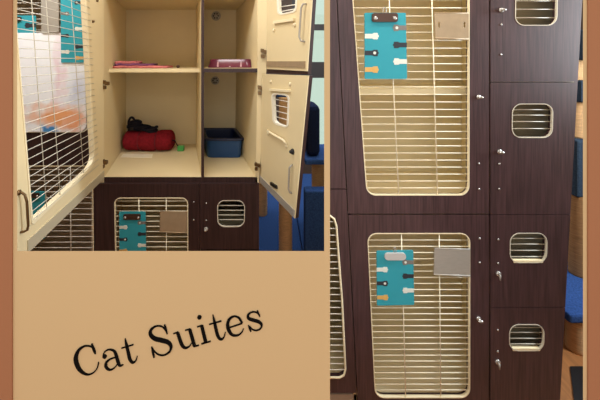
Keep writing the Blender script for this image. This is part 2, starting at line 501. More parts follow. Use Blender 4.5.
# inner shelf of the upper big suite, set back from the door
dd = Vector(((RV - CX) / F, 1, 0))
MB().prism([rc.at(x, y) + dd * .14 for x, y in ((A(92), 92), (487.3, 92), (487.3, 97.5), (A(97), 97.5))], dd * .34).build('shelf', cr, cab)
bk = [rc.at(x, y) + dvr * 1.002 for x, y in ((LX(TOPY) + .5, TOPY), (RX(TOPY) - .5, TOPY), (RX(yb) - .5, yb), (LX(yb) + .5, yb))]
MB().prism(bk, Vector((0, .012, 0))).build('back_panel', cr, cab)
MB().prism([rc.at(x, y) for x, y in ((LX(yb) + 1, yb + .3), (RX(yb) - 1, yb + .3), (RX(yb) - 1, zpx(0, DR + .022)), (LX(yb) + 1, zpx(0, DR + .022)))], dvr * .9).build('plinth', M['black'], cab)

def ladder(y0, y1, s0, s1):
    out = []; y = y0
    while y > y1:
        out.append(y); y -= lerp(s0, s1, (y0 - y) / (y0 - y1))
    return out
# upper big door
op = [(350, -40), (469, -40), (468.8, 195), (367, 195)]
u = grille_door(rp, [(LX(TOPY), TOPY), (489, TOPY), (489, 213.6), (LX(213.6), 213.6)], op, ladder(188.5, -36, 6.9, 8.6),
                [((387.5, -40), (399, 195)), ((431, -40), (437.8, 195))], cab, wd, r=9)
turn_latch(rp, 478.6, 97, u); screw(rp, 479, 163.5, u); screw(rp, 479, 189, u)
# lower big door
op2 = [(367.6, 233.5), (469.6, 233.5), (469.6, 397.5), (375.3, 397.5)]
l = grille_door(rp, [(LX(215), 215), (489, 215), (488.8, yb - 1), (LX(yb - 1), yb - 1)], op2, ladder(391.5, 236, 5.75, 6.35),
                [((401.6, 233.5), (406, 397.5)), ((439.5, 233.5), (441.2, 397.5))], cab, wd, r=9)
turn_latch(rp, 478.4, 318.5, l); screw(rp, 479.6, 238.5, l); screw(rp, 479.6, 262.5, l)
SM = [  # top, bottom, window quad, bars
 (TOPY, 81.8, [(516, -20), (557.5, -20), (556.6, 25.2), (515.2, 25.2)], (-8, 0.5, 9, 17.5)),
 (82.5, 214.1, [(512.5, 104), (552.8, 104), (552, 137.5), (512, 137.5)], (110, 115.5, 122, 129)),
 (214.7, 307.1, [(510.3, 233.3), (547, 233.3), (546.3, 262.5), (510, 262.5)], (239.5, 245.2, 251.5, 257.8)),
 (307.8, yb - 1, [(509.6, 324.6), (544, 324.6), (543.5, 350.6), (509.3, 350.6)], (329, 334, 340, 345.6)),
]
sd = []
for (y0, y1, wn, by) in SM:
    sd.append(window_door(rp, [(490.6, y0), (RX(y0), y0), (RX(y1), y1), (490.6, y1)], wn, by, cab, wd, r=9))
gry = mat('olive_gray_bounce', (176, 164, 138), .7)
for (y0, y1, wn, by) in SM:  # panels added behind the small windows to catch light and brighten them
    ya_, yz_ = y0 + 4, min(y1, 402) - 4
    MB().prism([rc.at(x, y) + dd * .085 for x, y in ((492, ya_), (RX(ya_) - 4.5, ya_), (RX(yz_) - 4.5, yz_), (492, yz_))], dd * .008).build('bounce_panel', gry, cab)
for k in (2, 3):
    wn = SM[k][2]
    MB().plate(rp, [rq([(wn[3][0] + 3, wn[3][1] - 2.2), (wn[2][0] - 3, wn[2][1] - 2.2), (wn[2][0] - 3.4, wn[2][1] + .3), (wn[3][0] + 3.4, wn[3][1] + .3)], .8, 3)], .001, -.014).build('window_sill', M['cream_lit'], sd[k])
turn_latch(rp, 501.3, 10.2, sd[0], r=.011, wide=1.5); screw(rp, 501.3, 24.6, sd[0]); screw(rp, 501.1, 54.6, sd[0])
turn_latch(rp, 499.4, 151.6, sd[1]); screw(rp, 499.2, 163.8, sd[1]); screw(rp, 499, 188.9, sd[1])
screw(rp, 498.2, 239.4, sd[2]); screw(rp, 498, 263.2, sd[2]); cam_lock(rp, 498.1, 273.4, sd[2])
screw(rp, 497.8, 330, sd[3]); screw(rp, 497.6, 351.5, sd[3]); cam_lock(rp, 497.4, 361.6, sd[3])

UT = [(364.3, 36.3, 1, 1, 1), (364.3, 53, 1, 2, 1), (364.3, 69.5, 1, 4, 4), (405.7, 28, -1, 3, 1), (406, 45, -1, 2, 2), (406.2, 61.5, -1, 1, 1)]
clipboard(rp, [(364, 13), (405, 13), (406.3, 78.8), (364.2, 78.8)], UT, 'bright teal paw print clipboard on the upper big barred door of the closed cabinet', (371, 13.5, 396.5, 22.3), True)
LT = [(376, 268.3, 1, 1, 1), (376.2, 282, 1, 2, 1), (376.4, 296, 1, 4, 4), (412.6, 261, -1, 3, 1), (412.8, 274.8, -1, 2, 2), (413, 289, -1, 1, 1)]
clipboard(rp, [(376, 250), (412.4, 249.2), (413.4, 303.4), (376.4, 304.2)], LT, 'teal clipboard with rounded silver clip on the lower big barred door of the closed cabinet', (383.5, 251, 404.5, 258), False, s=.82)
card_plate(rp, [(433.5, 13), (467.6, 13), (467.6, 39.5), (434.5, 38.8)], 'beige metal card holder with two slots on the upper big barred door', M['steel_warm'], [(438, 25), (463.3, 25)])
card_plate(rp, [(433.6, 247), (469, 248), (469, 275), (433, 273.6)], 'plain gray steel card holder on the lower big barred door of the closed cabinet', M['steel'])

# the end of the neighbouring cabinet, left of the closed bank
nb = thing('cat_cabinet', P(338, zpx(0, DR), DR + .2), 'narrow visible edge of a dark brown cat cabinet left of the closed bank', 'cabinet', 'dark brown cat cabinets')
NL = 326.5
def NX(y): return LX(y) - 1.0
nq = [(NL, TOPY), (NX(TOPY), TOPY), (NX(188.5), 188.5), (NL, 188.5)]
MB().plate(rp, [nq], 0, -.02).build('door', wd, nb)
nop = [(321, 212), (334, 212), (345.8, 377), (321, 377)]
nd = MB().plate(rp, [[(NL, 189.6), (NX(190), 189.6), (NX(200), 200), (334, 217), (336, 225), (345.2, 368), (343.5, 375), (339, 377.5), (NL, 377.5)][:1] + [(NX(189.6), 189.6), (NX(393), 393), (NL, 393), (NL, 377.5), (339.5, 377.5), (344, 375), (345.4, 369), (342, 300), (336.4, 226), (334.2, 219), (329, 215), (NL, 214)]], 0, -.02).build('cage_door', wd, nb)
tm = [rp.at(x, y, 0) for x, y in ((NL, 214), (329, 215), (334.2, 219), (336.4, 226), (342, 300), (345.4, 369), (344, 375), (339.5, 377.5), (NL, 377.5))]
MB().tube(tm, .0045, 6).build('opening_trim', M['cream_trim'], nd)
mb = MB()
for y in ladder(371, 217, 6.1, 6.9):
    x = x_at((336.4, 226), (345.4, 369), y) if y > 226 else 335
    mb.tube([rp.at(NL, y, -.006), rp.at(x, y, -.006)], .002, 6)
mb.build('wire_grille', M['wire_white'], nd)
dvn = Vector((.212, 1, 0)) * .5
carc(MB(), rc, [(NX(TOPY) - 3, TOPY), (NX(TOPY), TOPY), (NX(yb), yb), (NX(yb) - 3, yb)], dvn).build('side_panel', cr, nb)
MB().prism([rc.at(x, y) + dvn * .95 for x, y in ((NL, TOPY), (NX(TOPY) - .1, TOPY), (NX(yb) - .1, yb), (NL, yb))], Vector((0, .012, 0))).build('back_panel', cr, nb)
carc(MB(), rc, [(NL, TOPY), (NL + 1, TOPY), (NL + 1, yb), (NL, yb)], dvn * .94).build('side_panel', cr, nb)
MB().prism([rc.at(x, y) for x, y in ((NL + 1.1, 187), (NX(187) - 3.1, 187), (NX(191) - 3.1, 191), (NL + 1.1, 191))], dvn * .94).build('deck_panel', cr, nb)
MB().prism([rc.at(x, y) for x, y in ((NL + 1.1, 380), (NX(380) - 3.1, 380), (NX(390) - 3.1, 390), (NL + 1.1, 390))], dvn * .94).build('deck_panel', cr, nb)
MB().prism([rc.at(x, y) for x, y in ((NL, 394.4), (NX(394) - .2, 394.4), (NX(yb) - .2, zpx(0, DR + .022)), (NL, zpx(0, DR + .022)))], dvn * .9).build('plinth', M['steel'], nb)

# ------------------------------------------------------------------ left bay: the open suite
DL = 1.73
lp = front_plane(DL)             # open compartment fronts
ld = front_plane(DL - .02)       # closed door fronts below
LV = 182.0
DPL = .68
cr = M['cream']
dl = Vector(((LV - CX) / F, 1, 0))
dvl = dl * DPL
oc = thing('cat_cabinet', P(178, zpx(0, DL), DL + .3), 'open cream lined cat cabinet with shelves above the closed dark doors', 'cabinet', 'dark brown cat cabinets')
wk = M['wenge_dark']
def lpanel(name, quad, m, a=0.0, depth=DPL):
    return MB().prism([lp.at(x, y) + dl * a for x, y in quad], dl * (depth - a)).build(name, m, oc)
def two_tone(name, quad, front, inner, edge=.004):
    """board whose thin front edge has its own veneer"""
    q = [lp.at(x, y) for x, y in quad]
    MB().prism([p + dl * edge for p in q], dl * (DPL - edge)).build(name, inner, oc)
    return MB().prism(q, dl * edge).build('edge_band', front, oc)
T0, T1, BT = -18, -10, 322
lpanel('side_panel', [(95.5, T0), (104, T0), (104, 184), (95.5, 184)], cr)
lpanel('side_panel', [(257.5, T0), (267.6, T0), (266.2, 72), (258.8, 184), (255.6, 184), (257.5, 80)], cr)
two_tone('divider_panel', [(201.2, T1), (204, T1), (204, 177), (201.2, 177)], wk, cr)
lpanel('top_panel', [(104.1, T0), (257.4, T0), (257.4, T1), (104.1, T1)], cr)
two_tone('floor_panel', [(104.1, 177.2), (257.4, 177.2), (257.4, 183), (104.1, 183)], wk, cr, .003)
lpanel('shelf', [(104.1, 69.4), (201, 69.4), (201, 73.2), (104.1, 73.2)], cr, .12)
two_tone('shelf', [(204.1, 68.4), (257.4, 68.4), (257.4, 72.4), (204.1, 72.4)], wk, cr, .003)
MB().prism([lp.at(x, y) + dvl * 1.001 for x, y in ((95.5, T0), (261, T0), (261, BT), (95.5, BT))], Vector((0, .012, 0))).build('back_panel', cr, oc)
bw = front_plane(DL + DPL)
for (x, y, r) in ((216, 16, 4.7), (215.2, 80.5, 4.2)):
    v = MB(); c = bw.at(x, y)
    rr = r / F * (DL + DPL)
    v.disc(c, (0, -1, 0), rr, .006, rr * .9, 20)
    vo = v.build('vent_cap', M['steel'], oc)
    mb = MB()
    for k in range(6):
        an = k * math.pi / 3
        mb.disc(c + Vector((math.cos(an), 0, math.sin(an))) * rr * .5 - Vector((0, .006, 0)), (0, -1, 0), rr * .17, .001)
    mb.build('vent_hole', M['black'], vo)
# lower carcass and closed doors
lpanel('side_panel', [(95.5, 184.2), (98.5, 184.2), (98.5, BT), (95.5, BT)], cr)
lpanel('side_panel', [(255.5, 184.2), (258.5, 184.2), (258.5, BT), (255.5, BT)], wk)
lpanel('divider_panel', [(198, 184.2), (201, 184.2), (201, BT), (198, BT)], cr)
lpanel('deck_panel', [(98.6, BT - 4), (197.9, BT - 4), (197.9, BT), (98.6, BT)], cr)
lpanel('deck_panel', [(201.1, 248), (255.4, 248), (255.4, 251), (201.1, 251)], cr)
lpanel('plinth', [(97, BT + .4), (257, BT + .4), (257, zpx(0, DL)), (97, zpx(0, DL))], M['black'])
op3 = [(114.6, 198), (187.7, 198), (188, 308), (117, 308)]
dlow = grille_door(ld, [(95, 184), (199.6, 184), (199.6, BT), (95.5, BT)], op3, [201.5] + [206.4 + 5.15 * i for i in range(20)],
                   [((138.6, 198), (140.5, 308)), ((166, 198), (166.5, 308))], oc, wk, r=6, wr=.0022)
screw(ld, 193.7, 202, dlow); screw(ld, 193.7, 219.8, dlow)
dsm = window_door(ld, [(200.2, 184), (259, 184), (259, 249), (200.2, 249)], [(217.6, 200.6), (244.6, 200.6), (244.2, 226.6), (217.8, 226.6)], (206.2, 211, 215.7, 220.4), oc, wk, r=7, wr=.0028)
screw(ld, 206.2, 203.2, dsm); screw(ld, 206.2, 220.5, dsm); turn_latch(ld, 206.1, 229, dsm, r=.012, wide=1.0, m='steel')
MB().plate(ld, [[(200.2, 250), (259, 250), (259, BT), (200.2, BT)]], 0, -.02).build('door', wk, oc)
CT = [(120, 226.5, 1, 1, 1), (120, 238.6, 1, 2, 1), (120, 250, 1, 4, 4), (146.3, 222, -1, 3, 1), (146.4, 233.2, -1, 2, 2), (146.5, 244.4, -1, 1, 1)]
clipboard(ld, [(119.8, 211), (146, 211), (146.6, 255.5), (120, 255.5)], CT, 'dark teal clipboard with cat paw print on the closed barred door under the open cabinet', (124.5, 213, 141.5, 218.4), True, ring=False, s=.6)
card_plate(ld, [(160.4, 210.4), (187, 211), (187.2, 232.4), (160, 231.6)], 'brownish metal card holder on the closed barred door under the open cabinet', M['steel_warm'])

# open barred door, swung out to the left
op_ = upright_plane((104, DL - .003), (20, 1.02))
HX, FX = 104, 7.0
def zc(px, dz):      # point of the door column px at height dz under the eye -> picture row
    b = op_.at(px, CY); return CY + dz / b.y * F
dtop, dbot = -.62, .68
q = [(HX, zc(HX, dtop)), (HX, zc(HX, dbot)), (FX, zc(FX, dbot)), (FX, zc(FX, dtop))]
oq = [(9.5, -48), (82.5, -48), (94, 164), (31.8, 222)]
od = MB().plate(op_, [q, rq(oq, [4, 4, 9, 4])], 0, -.018).build('cage_door', [M['cream']], oc)
MB().plate(op_, [[(a, b) for a, b in q]], -.0182, -.021).__class__
MB().plate(op_, [rq([(8.9, -50), (83.6, -50), (95.2, 165), (31.2, 226)], [4, 4, 9, 4]), rq([(10, -46), (82, -46), (93.5, 163.6), (32.4, 220.8)], [4, 4, 9, 4])], .003, -.019).build('opening_trim', M['cream_trim'], od)
mb = MB()
dz = -.56
while dz < .60:
    L = lambda p: (p, zc(p, dz))
    xl = max(9, x_at((9.5, -48), (31.8, 222), min(222, zc(20, dz))))
    xr = x_at((82.5, -48), (94, 164), zc(88, dz)) + 4
    if dz < .555:
        pass
    # stop the wire where the sloping bottom rail starts
    yb_l = zc(xl, dz)
    def rail(x): return x_at2((31.8, 222), (94, 164), x)
    def x_at2(p, q_, x): return lerp(p[1], q_[1], (x - p[0]) / (q_[0] - p[0]))
    xs = xl
    while xs < xr and zc(xs, dz) > rail(xs) + 2: xs += 1
    if xr - xs > 3:
        mb.tube([op_.at(xs, zc(xs, dz), .002), op_.at(xr, zc(xr, dz), .002)], .0015, 6)
    dz += .0325
for a, b in (((28.5, -46), (47, 208)), ((43, -46), (60.5, 195)), ((68.5, -46), (83.8, 174))):
    mb.tube([op_.at(*a, -.0015), op_.at(*b, -.0015)], .0017, 6)
mb.build('wire_grille', M['wire_dimmed'], od)
MB().plate(op_, [[(HX - .5, zc(HX - .5, .635)), (HX - .5, zc(HX - .5, .68)), (27, zc(27, .68)), (27, zc(27, .635))]], .004, 0).build('edge_strip', M['aluminium'], od)
hp = [(18.2, 192.5, 0), (18.4, 192.8, .010), (18.8, 195, .018), (20, 202, .021), (21.4, 226, .021), (21.4, 230.5, .018), (20.6, 232, .010), (20.4, 232.3, 0)]
ho = MB().tube([op_.at(x, y, o) for x, y, o in hp], .0042, 8).build('pull_handle', M['bronze'], od)
MB().disc(op_.at(18.3, 192.6, 0), op_.n, .009, .005).build('handle_mount', M['bronze'], ho)
def hinge(pl, x, y, parent, s=1.0):
    mb = MB()
    for dx, dy in ((-1.6, -2.4), (1.4, -1.2), (-1.4, 2.2)):
        mb.plate(pl, [rq([(x + dx * s - 1.5 * s, y + dy * s - 1.7 * s), (x + dx * s + 1.6 * s, y + dy * s - 1.2 * s), (x + dx * s + 1.6 * s, y + dy * s + 1.9 * s), (x + dx * s - 1.4 * s, y + dy * s + 1.5 * s)], .7)], .016, 0)
    mb.build('hinge', M['bronze'], parent)
hf = front_plane(DL - .002)
for x, y in ((106.3, 84.5), (104.8, 163)):
    hinge(hf, x, y, od, 1.15)
for x, y in ((92.6, 21.5), (96.8, .5)):
    MB().disc(op_.at(x, y, 0), op_.n, .008, .008, .006).build('catch_knob', M['bronze'], od)

# two small doors, swung out to the right
sp = upright_plane((261, DL - .003), (302, 1.30))
lowq = [(262.5, 74), (308.5, 75.6), (294.6, 218.5), (258.6, 180.5)]
wq = [(272.5, 93.5), (288.8, 95.5), (287.5, 127.5), (274, 122.5)]
def small_door(quad, hole, r, back=None):
    d = MB().plate(sp, [quad, rq(hole, r)], 0, -.004).build('door', [M['cream']], oc)
    MB().plate(sp, [back or quad, rq(hole, r)], -.004, -.021).build('outer_panel', wk, d)
    return d
lo = small_door(lowq, wq, 4)
MB().plate(sp, [rq(outset(wq, 1.1), 4.6), rq(outset(wq, -.4), 3.6)], .003, -.014).build('window_trim', M['white_trim'], lo)
mb = MB()
for k in range(4):
    t = (k + 1) / 5
    mb.tube([sp.at(lerp(272.8, 273.8, t), lerp(93.5, 122.5, t), -.01), sp.at(lerp(288.6, 287.6, t), lerp(96, 127, t), -.01)], .0022, 6)
mb.build('wire_grille', M['wire_white'], lo)
MB().plate(sp, [[(271, 88.5), (291, 89.8), (291, 92), (271, 90.6)]], .012, 0).build('card_ledge', M['cream_trim'], lo)
MB().tube([sp.at(268.5, 130, .003), sp.at(270, 131, .014), sp.at(286, 140, .014), sp.at(287, 144.5, .003)], .006, 8).build('card_ledge', M['cream_trim'], lo)
for x, y in ((271.2, 81.5), (290.4, 84.2), (268.6, 133.5), (286.6, 146)):
    MB().disc(sp.at(x, y, 0), sp.n, .010, .007, .007).build('plastic_cap', M['cream_trim'], lo)
mb = MB(); c = sp.at(293, 151.5, 0)
mb.disc(c, sp.n, .014, .008, .011); mb.ball(c + sp.n * .012, .008)
mb.build('latch_knob', M['black'], lo)
MB().tube([sp.at(292.5, 165, o) if k == 0 else sp.at(x, y, o) for k, (x, y, o) in enumerate(((293.6, 165, 0), (293.2, 165.2, .010), (292.2, 167.5, .015), (291.4, 188, .015), (291.6, 192, .010), (291.8, 193, 0)))], .0045, 8).build('pull_handle', M['steel'], lo)
MB().plate(sp, [rq([(271, 181.5), (277.5, 185.5), (278, 189), (271.5, 185)], .8)], .008, 0).build('label_clip', M['black'], lo)
MB().plate(sp, [[(258.8, 174), (294.8, 210), (294.6, 217.5), (258.7, 180)]], .005, 0).build('edge_strip', M['steel'], lo)
hinge(hf, 261.5, 90, lo, 1.2); hinge(hf, 257.5, 166, lo, .95)
upq = [(267, -44), (314.8, -44), (307.2, 71.2), (266.6, 69)]
uwq = [(277.5, -22), (297.5, -22), (295.8, 11), (278.8, 14.5)]
up = small_door(upq, uwq, 4, [(267, -44), (314.8, -44), (307, 74.4), (266.4, 73)])
MB().plate(sp, [rq(outset(uwq, 1.1), 4.6), rq(outset(uwq, -.4), 3.6)], .003, -.014).build('window_trim', M['white_trim'], up)
mb = MB()
for t in (.2, .4, .6, .8, .93):
    mb.tube([sp.at(lerp(277.5, 278.8, t), lerp(-22, 14, t), -.01), sp.at(lerp(297.5, 295.8, t), lerp(-22, 10.6, t), -.01)], .0022, 6)
mb.build('wire_grille', M['wire_white'], up)
MB().plate(sp, [[(275, 21), (295.4, 18), (295.4, 21), (275, 24)]], .012, 0).build('card_ledge', M['cream_trim'], up)
for x, y in ((274.2, 30.5), (295, 25)):
    MB().disc(sp.at(x, y, 0), sp.n, .011, .008, .007).build('plastic_cap', M['cream_trim'], up)
MB().tube([sp.at(x, y, o) for x, y, o in ((306.5, 4, 0), (305.5, 4.3, .012), (304.6, 8, .017), (302.6, 37, .017), (303.5, 41, .012), (305, 41.5, 0))], .0045, 8).build('pull_handle', M['steel'], up)
MB().plate(sp, [[(267.2, 61.2), (305.6, 61.2), (305.4, 68), (267, 66.6)]], .005, 0).build('edge_strip', M['steel_warm'], up)
hinge(hf, 264.3, 53.5, up, 1.2)

# neighbour cabinet seen through the open barred door
nc = thing('cat_cabinet', P(40, zpx(0, DL), DL + .3), 'dark brown cat cabinet seen through the wires of the open barred door', 'cabinet', 'dark brown cat cabinets')
XA = -95
pl = ld
o1 = [(-60, -40), (84.8, -40), (88, 132), (-60, 132)]
o2 = [(-60, 166), (92.5, 166), (94, 308), (-60, 308)]
d1 = grille_door(pl, [(XA, T0 - 30), (94.4, T0 - 30), (94.4, 148), (XA, 148)], o1, [127 - 5.4 * i for i in range(31)], [((14, -40), (14, 132)), ((52, -40), (52, 132))], nc, wk, r=7, wr=.0018, trim='white_trim', wire='wire_white')
d2 = grille_door(pl, [(XA, 149), (94.8, 149), (94.8, BT), (XA, BT)], o2, [170 + 5.6 * i for i in range(25)], [((22, 166), (22, 308)), ((70, 166), (71, 308))], nc, wk, r=7, wr=.002, trim='cream_trim', wire='wire_white')
gr_in = mat('gray_lining', (190, 174, 152), .7)
for quad, nm in (([(XA, T0 - 30), (XA + 4, T0 - 30), (XA + 4, BT), (XA, BT)], 'side_panel'), ([(91, T0 - 30), (94.4, T0 - 30), (94.4, BT), (91, BT)], 'side_panel'),
                 ([(XA + 4.1, 146), (90.9, 146), (90.9, 150), (XA + 4.1, 150)], 'deck_panel'), ([(XA + 4.1, T0 - 30), (90.9, T0 - 30), (90.9, T0 - 25), (XA + 4.1, T0 - 25)], 'top_panel'), ([(XA + 4.1, BT - 4), (90.9, BT - 4), (90.9, BT), (XA + 4.1, BT)], 'deck_panel')):
    MB().prism([lp.at(x, y) for x, y in quad], dl * .6).build(nm, gr_in, nc)
MB().prism([lp.at(x, y) + dl * .601 for x, y in ((XA, T0 - 30), (94.4, T0 - 30), (94.4, BT), (XA, BT))], Vector((0, .012, 0))).build('back_panel', gr_in, nc)
MB().prism([lp.at(x, y) for x, y in ((XA, BT + .4), (94, BT + .4), (94, zpx(0, DL)), (XA, zpx(0, DL)))], dl * .5).build('plinth', M['black'], nc)
# white sheet painted as a bright reflection, clipboards and plate on that cabinet
sb = pl.at(45, 132, .006)
def sh(px, py):
    v = pl.at(px, py, .006) - sb; return v.x, v.z
k = (DL - .02) / F
SHEET_BLOTS = [(*sh(60, 75), 9 * k, 60 * k, (236, 212, 222), 1.0), (*sh(78, 90), 15 * k, 26 * k, (206, 212, 232), 1.0),
               (*sh(56, 116), 44 * k, 15 * k, (240, 170, 118), 1.3), (*sh(76, 124), 20 * k, 13 * k, (238, 160, 110), 1.0), (*sh(50, 130), 12 * k, 8 * k, (70, 140, 200), 2.0)]
sheet_m = blot_mat('painted_reflection_sheet')
tag(MB().plate(pl, [rq([(-20, 33), (84.2, 33), (87.2, 131.5), (-20, 131.5)], [1, 1, 8, 1])], .007, .005).build('reflection_sheet', sheet_m, base=sb),
    'large white sheet painted as an orange and blue blotted reflection behind the open barred door', 'reflection_sheet')
card_plate(pl, [(42.5, -22), (60, -22), (60.4, 32.6), (43.2, 32.6)], 'pale gray card holder beside the white sheet, seen through the open barred door', M['steel'], off=.009)
NT = [(62.5, 14, 1, 3, 1), (62.5, 36, 1, 2, 2), (62.8, 52, 1, 1, 1), (84, 3, -1, 2, 1), (84.5, 29, -1, 1, 1), (84.8, 47, -1, 2, 2), (85, 58, -1, 4, 4)]
clipboard(pl, [(62, -12), (83.6, -12), (85.2, 62.6), (62.6, 62.6)], NT, 'tall teal clipboard right of the pale card holder, seen through the open barred door', (66, -10, 83, -4), True, ring=False, off=.009, s=.6)
clipboard(pl, [(-8, 15.5), (36, 15.5), (36, 60), (-8, 60)], [(36, 25.5, -1, 2, 2)], 'teal clipboard half hidden by the white sheet behind the open barred door', (4, 17, 22, 21), True, ring=False, off=-.0022, s=.8)
clipboard(pl, [(20, 190), (45.5, 191), (45.5, 238), (20, 238)], [(45.5, 212, -1, 1, 1), (20, 204, 1, 2, 1)], 'dark teal clipboard low on the cabinet behind the open barred door', (25, 192, 41, 197), True, ring=False, off=.004, s=.6)

# ------------------------------------------------------------------ things in the open compartments
FZ = EYE - (177.2 - CY) / F * DL          # compartment floor height
def on_floor(px, d): return Vector(((px - CX) / F * d, d, FZ))
# rolled red bag
bc = on_floor(147, 2.245); R = .077
x0, x1 = on_floor(122.5, 2.2).x, on_floor(171.5, 2.2).x
bag = thing('rolled_bag', (bc.x, bc.y, FZ), 'red fleece roll lying on the floor of the open big compartment', 'bag')
prof = []
N = 34
for i in range(N + 1):
    t = i / N
    r = R * (1 - .0 * t)
    e = min(t, 1 - t) * 2
    r *= min(1, (1 - (1 - min(1, e * 6)) ** 2) * .35 + .65)
    for s0 in (.33, .68):
        r *= 1 - .13 * math.exp(-((t - s0) / .022) ** 2)
    prof.append((lerp(x0, x1, t), r))
mb = MB()
vs, fs, nn = [], [], 26
for x, r in prof:
    for q in range(nn):
        a = 2 * math.pi * q / nn
        rr = r * (1 + .035 * math.sin(3 * a + x * 20))
        z = FZ + .0765 + rr * math.sin(a) * .97
        vs.append((x, bc.y + rr * math.cos(a), max(z, FZ + .001)))
for i in range(N):
    for q in range(nn):
        z = (q + 1) % nn
        fs.append([i * nn + q, i * nn + z, (i + 1) * nn + z, (i + 1) * nn + q])
fs.append(list(range(nn))); fs.append([N * nn + q for q in range(nn)])
mb.add(vs, fs, True).build('roll', M['red'], bag)
for s0 in (.33, .68):
    x = lerp(x0, x1, s0)
    MB().tube([(x, bc.y + .0695 * math.cos(a), FZ + .0765 + .0685 * math.sin(a)) for a in [2 * math.pi * i / 22 for i in range(22)]], .0035, 6, closed=True).build('strap', mat('dark_red_strap', (92, 18, 28), .9), bag)
lpv = [(x1 - .004, bc.y - .03, FZ + .085), (x1 + .022, bc.y - .035, FZ + .078), (x1 + .036, bc.y - .03, FZ + .05), (x1 + .052, bc.y - .02, FZ + .03)]
lo_ = MB().tube([tuple(v) for v in catmull(lpv, 5)], .004, 6).build('cord_loop', M['navy_web'], bag)
MB().box((x1 + .038, bc.y - .035, FZ + .002), (x1 + .084, bc.y, FZ + .04)).build('tag', M['green_tag'], lo_, bevel=.004)
# black harness heap on the roll
hz = FZ + .149
hn = thing('harness', (x0 + .12, bc.y, hz), 'black strap harness heaped on top of the red fleece roll', 'harness')
mb = MB(); rnd = random.Random(3)
xa, xb = on_floor(127.5, 2.2).x, on_floor(157, 2.2).x
for kx in range(18):
    cx_ = lerp(xa + .03, xb - .045, rnd.random() ** 1.5); rad = rnd.uniform(.022, .045)
    hh = rnd.uniform(.002, .026) + max(0, .05 * (1 - (cx_ - xa - .03) / .09)) * rnd.random()
    tl = rnd.uniform(-.3, .3)
    pts = []
    for i in range(16):
        a = 2 * math.pi * i / 16
        pts.append((cx_ + rad * math.cos(a) * 1.0, bc.y - .012 + rad * .7 * math.sin(a), hz + hh + rad * tl * math.cos(a) + .006 * math.sin(2 * a + kx)))
    mb.tube(pts, .0105, 6, closed=True)
mb.build('strap', M['navy_web'], hn)
pts = [(lerp(xa, xb, .08) + .022 * math.cos(a), bc.y - .02 + .006 * math.sin(a), hz + .062 + .038 * math.sin(a)) for a in [2 * math.pi * i / 18 for i in range(18)]]
MB().tube(pts, .009, 7, closed=True).build('neck_loop', M['navy_web'], hn)
MB().box((lerp(xa, xb, .1), bc.y - .06, hz + .012), (lerp(xa, xb, .22), bc.y - .045, hz + .034)).build('buckle', M['black'], hn, bevel=.003)
# paper on the compartment floor
tag(MB().solid([[on_floor(*p) + Vector((0, 0, .0025)) for p in ((123, 2.155), (153, 2.155), (152, 2.07), (120.5, 2.08))]], [[on_floor(*p) + Vector((0, 0, .0004)) for p in ((123, 2.155), (153, 2.155), (152, 2.07), (120.5, 2.08))]]).build('paper_sheet', M['paper'], base=on_floor(137, 2.11)),
    'white paper sheet lying in front of the red fleece roll', 'paper')
# folded pink cloth on the left shelf
SZ = EYE - (69.4 - CY) / F * DL
def on_shelf(px, d): return Vector(((px - CX) / F * d, d, SZ))
c0, c1 = on_shelf(117, 2.0).x, on_shelf(168, 2.0).x
cl = thing('folded_cloth', ((c0 + c1) / 2, 2.02, SZ), 'folded pink patterned cloth on the upper shelf of the big compartment', 'cloth')
for k, (a, b, h0, h1) in enumerate(((0, 1, 0, .017), (.02, .7, .0165, .03), (.0, .4, .029, .046))):
    mb = MB(); nx = 16
    xs = [lerp(c0, c1, lerp(a, b, i / nx)) for i in range(nx + 1)]
    vs, fs = [], []
    for x in xs:
        e = .004 * math.sin(x * 70 + k) + .002 * math.sin(x * 151)
        t = (x - c0) / (c1 - c0)
        ht = lerp(h0, h1, 1 - .25 * max(0, t - .4)) + e * .5
        lo_z = h0 + (e * .5 if k else .0005)
        vs += [(x, 1.955 + .01 * k + e, SZ + lo_z), (x, 1.948 + .01 * k + e, SZ + (lo_z + ht) / 2), (x, 1.955 + .01 * k + e, SZ + ht), (x, 2.10 - .012 * k, SZ + ht), (x, 2.105 - .012 * k, SZ + lo_z)]
    for i in range(nx):
        for q in range(5):
            z = (q + 1) % 5
            fs.append([i * 5 + q, i * 5 + z, (i + 1) * 5 + z, (i + 1) * 5 + q])
    fs.append([0, 1, 2, 3, 4]); fs.append([nx * 5 + q for q in range(5)])
    mb.add(vs, fs, True).build('cloth_fold', M['pink'] if k != 1 else mat('mauve_cloth', (120, 70, 110), .9), cl)
ty = on_shelf(178, 2.0)
tag(MB().ball(ty + Vector((0, 0, .011)), .011, 1.2, 1, 1).build('toy_ball', M['clip_brown'], base=ty), 'tiny brown toy ball right of the pink cloth on the shelf', 'toy')
# double pet bowl
BZ = EYE - (68.4 - CY) / F * DL
b0, b1 = (206.5 - CX) / F * 1.86, (253 - CX) / F * 1.86
bo = thing('pet_bowl', ((b0 + b1) / 2, 1.92, BZ), 'plum glazed double pet bowl on the shelf of the narrow upper compartment', 'pet bowl')
mb = MB(); w_, dp, hh = b1 - b0, .15, .054
def rr_loop(ins, z, cy=1.935, n=6):
    c = [((b0 + ins), cy - dp / 2 + ins), ((b1 - ins), cy - dp / 2 + ins), ((b1 - ins), cy + dp / 2 - ins), ((b0 + ins), cy + dp / 2 - ins)]
    return [Vector((x, y, z)) for x, y in rq(c, .04, n)]
rings = [rr_loop(0, BZ + .001), rr_loop(.002, BZ + .006), rr_loop(.012, BZ + hh - .006), rr_loop(.016, BZ + hh)]
vs = [v for l_ in rings for v in l_]; m_ = len(rings[0]); fs = []
for i in range(3):
    for q in range(m_):
        z = (q + 1) % m_
        fs.append([i * m_ + q, i * m_ + z, (i + 1) * m_ + z, (i + 1) * m_ + q])
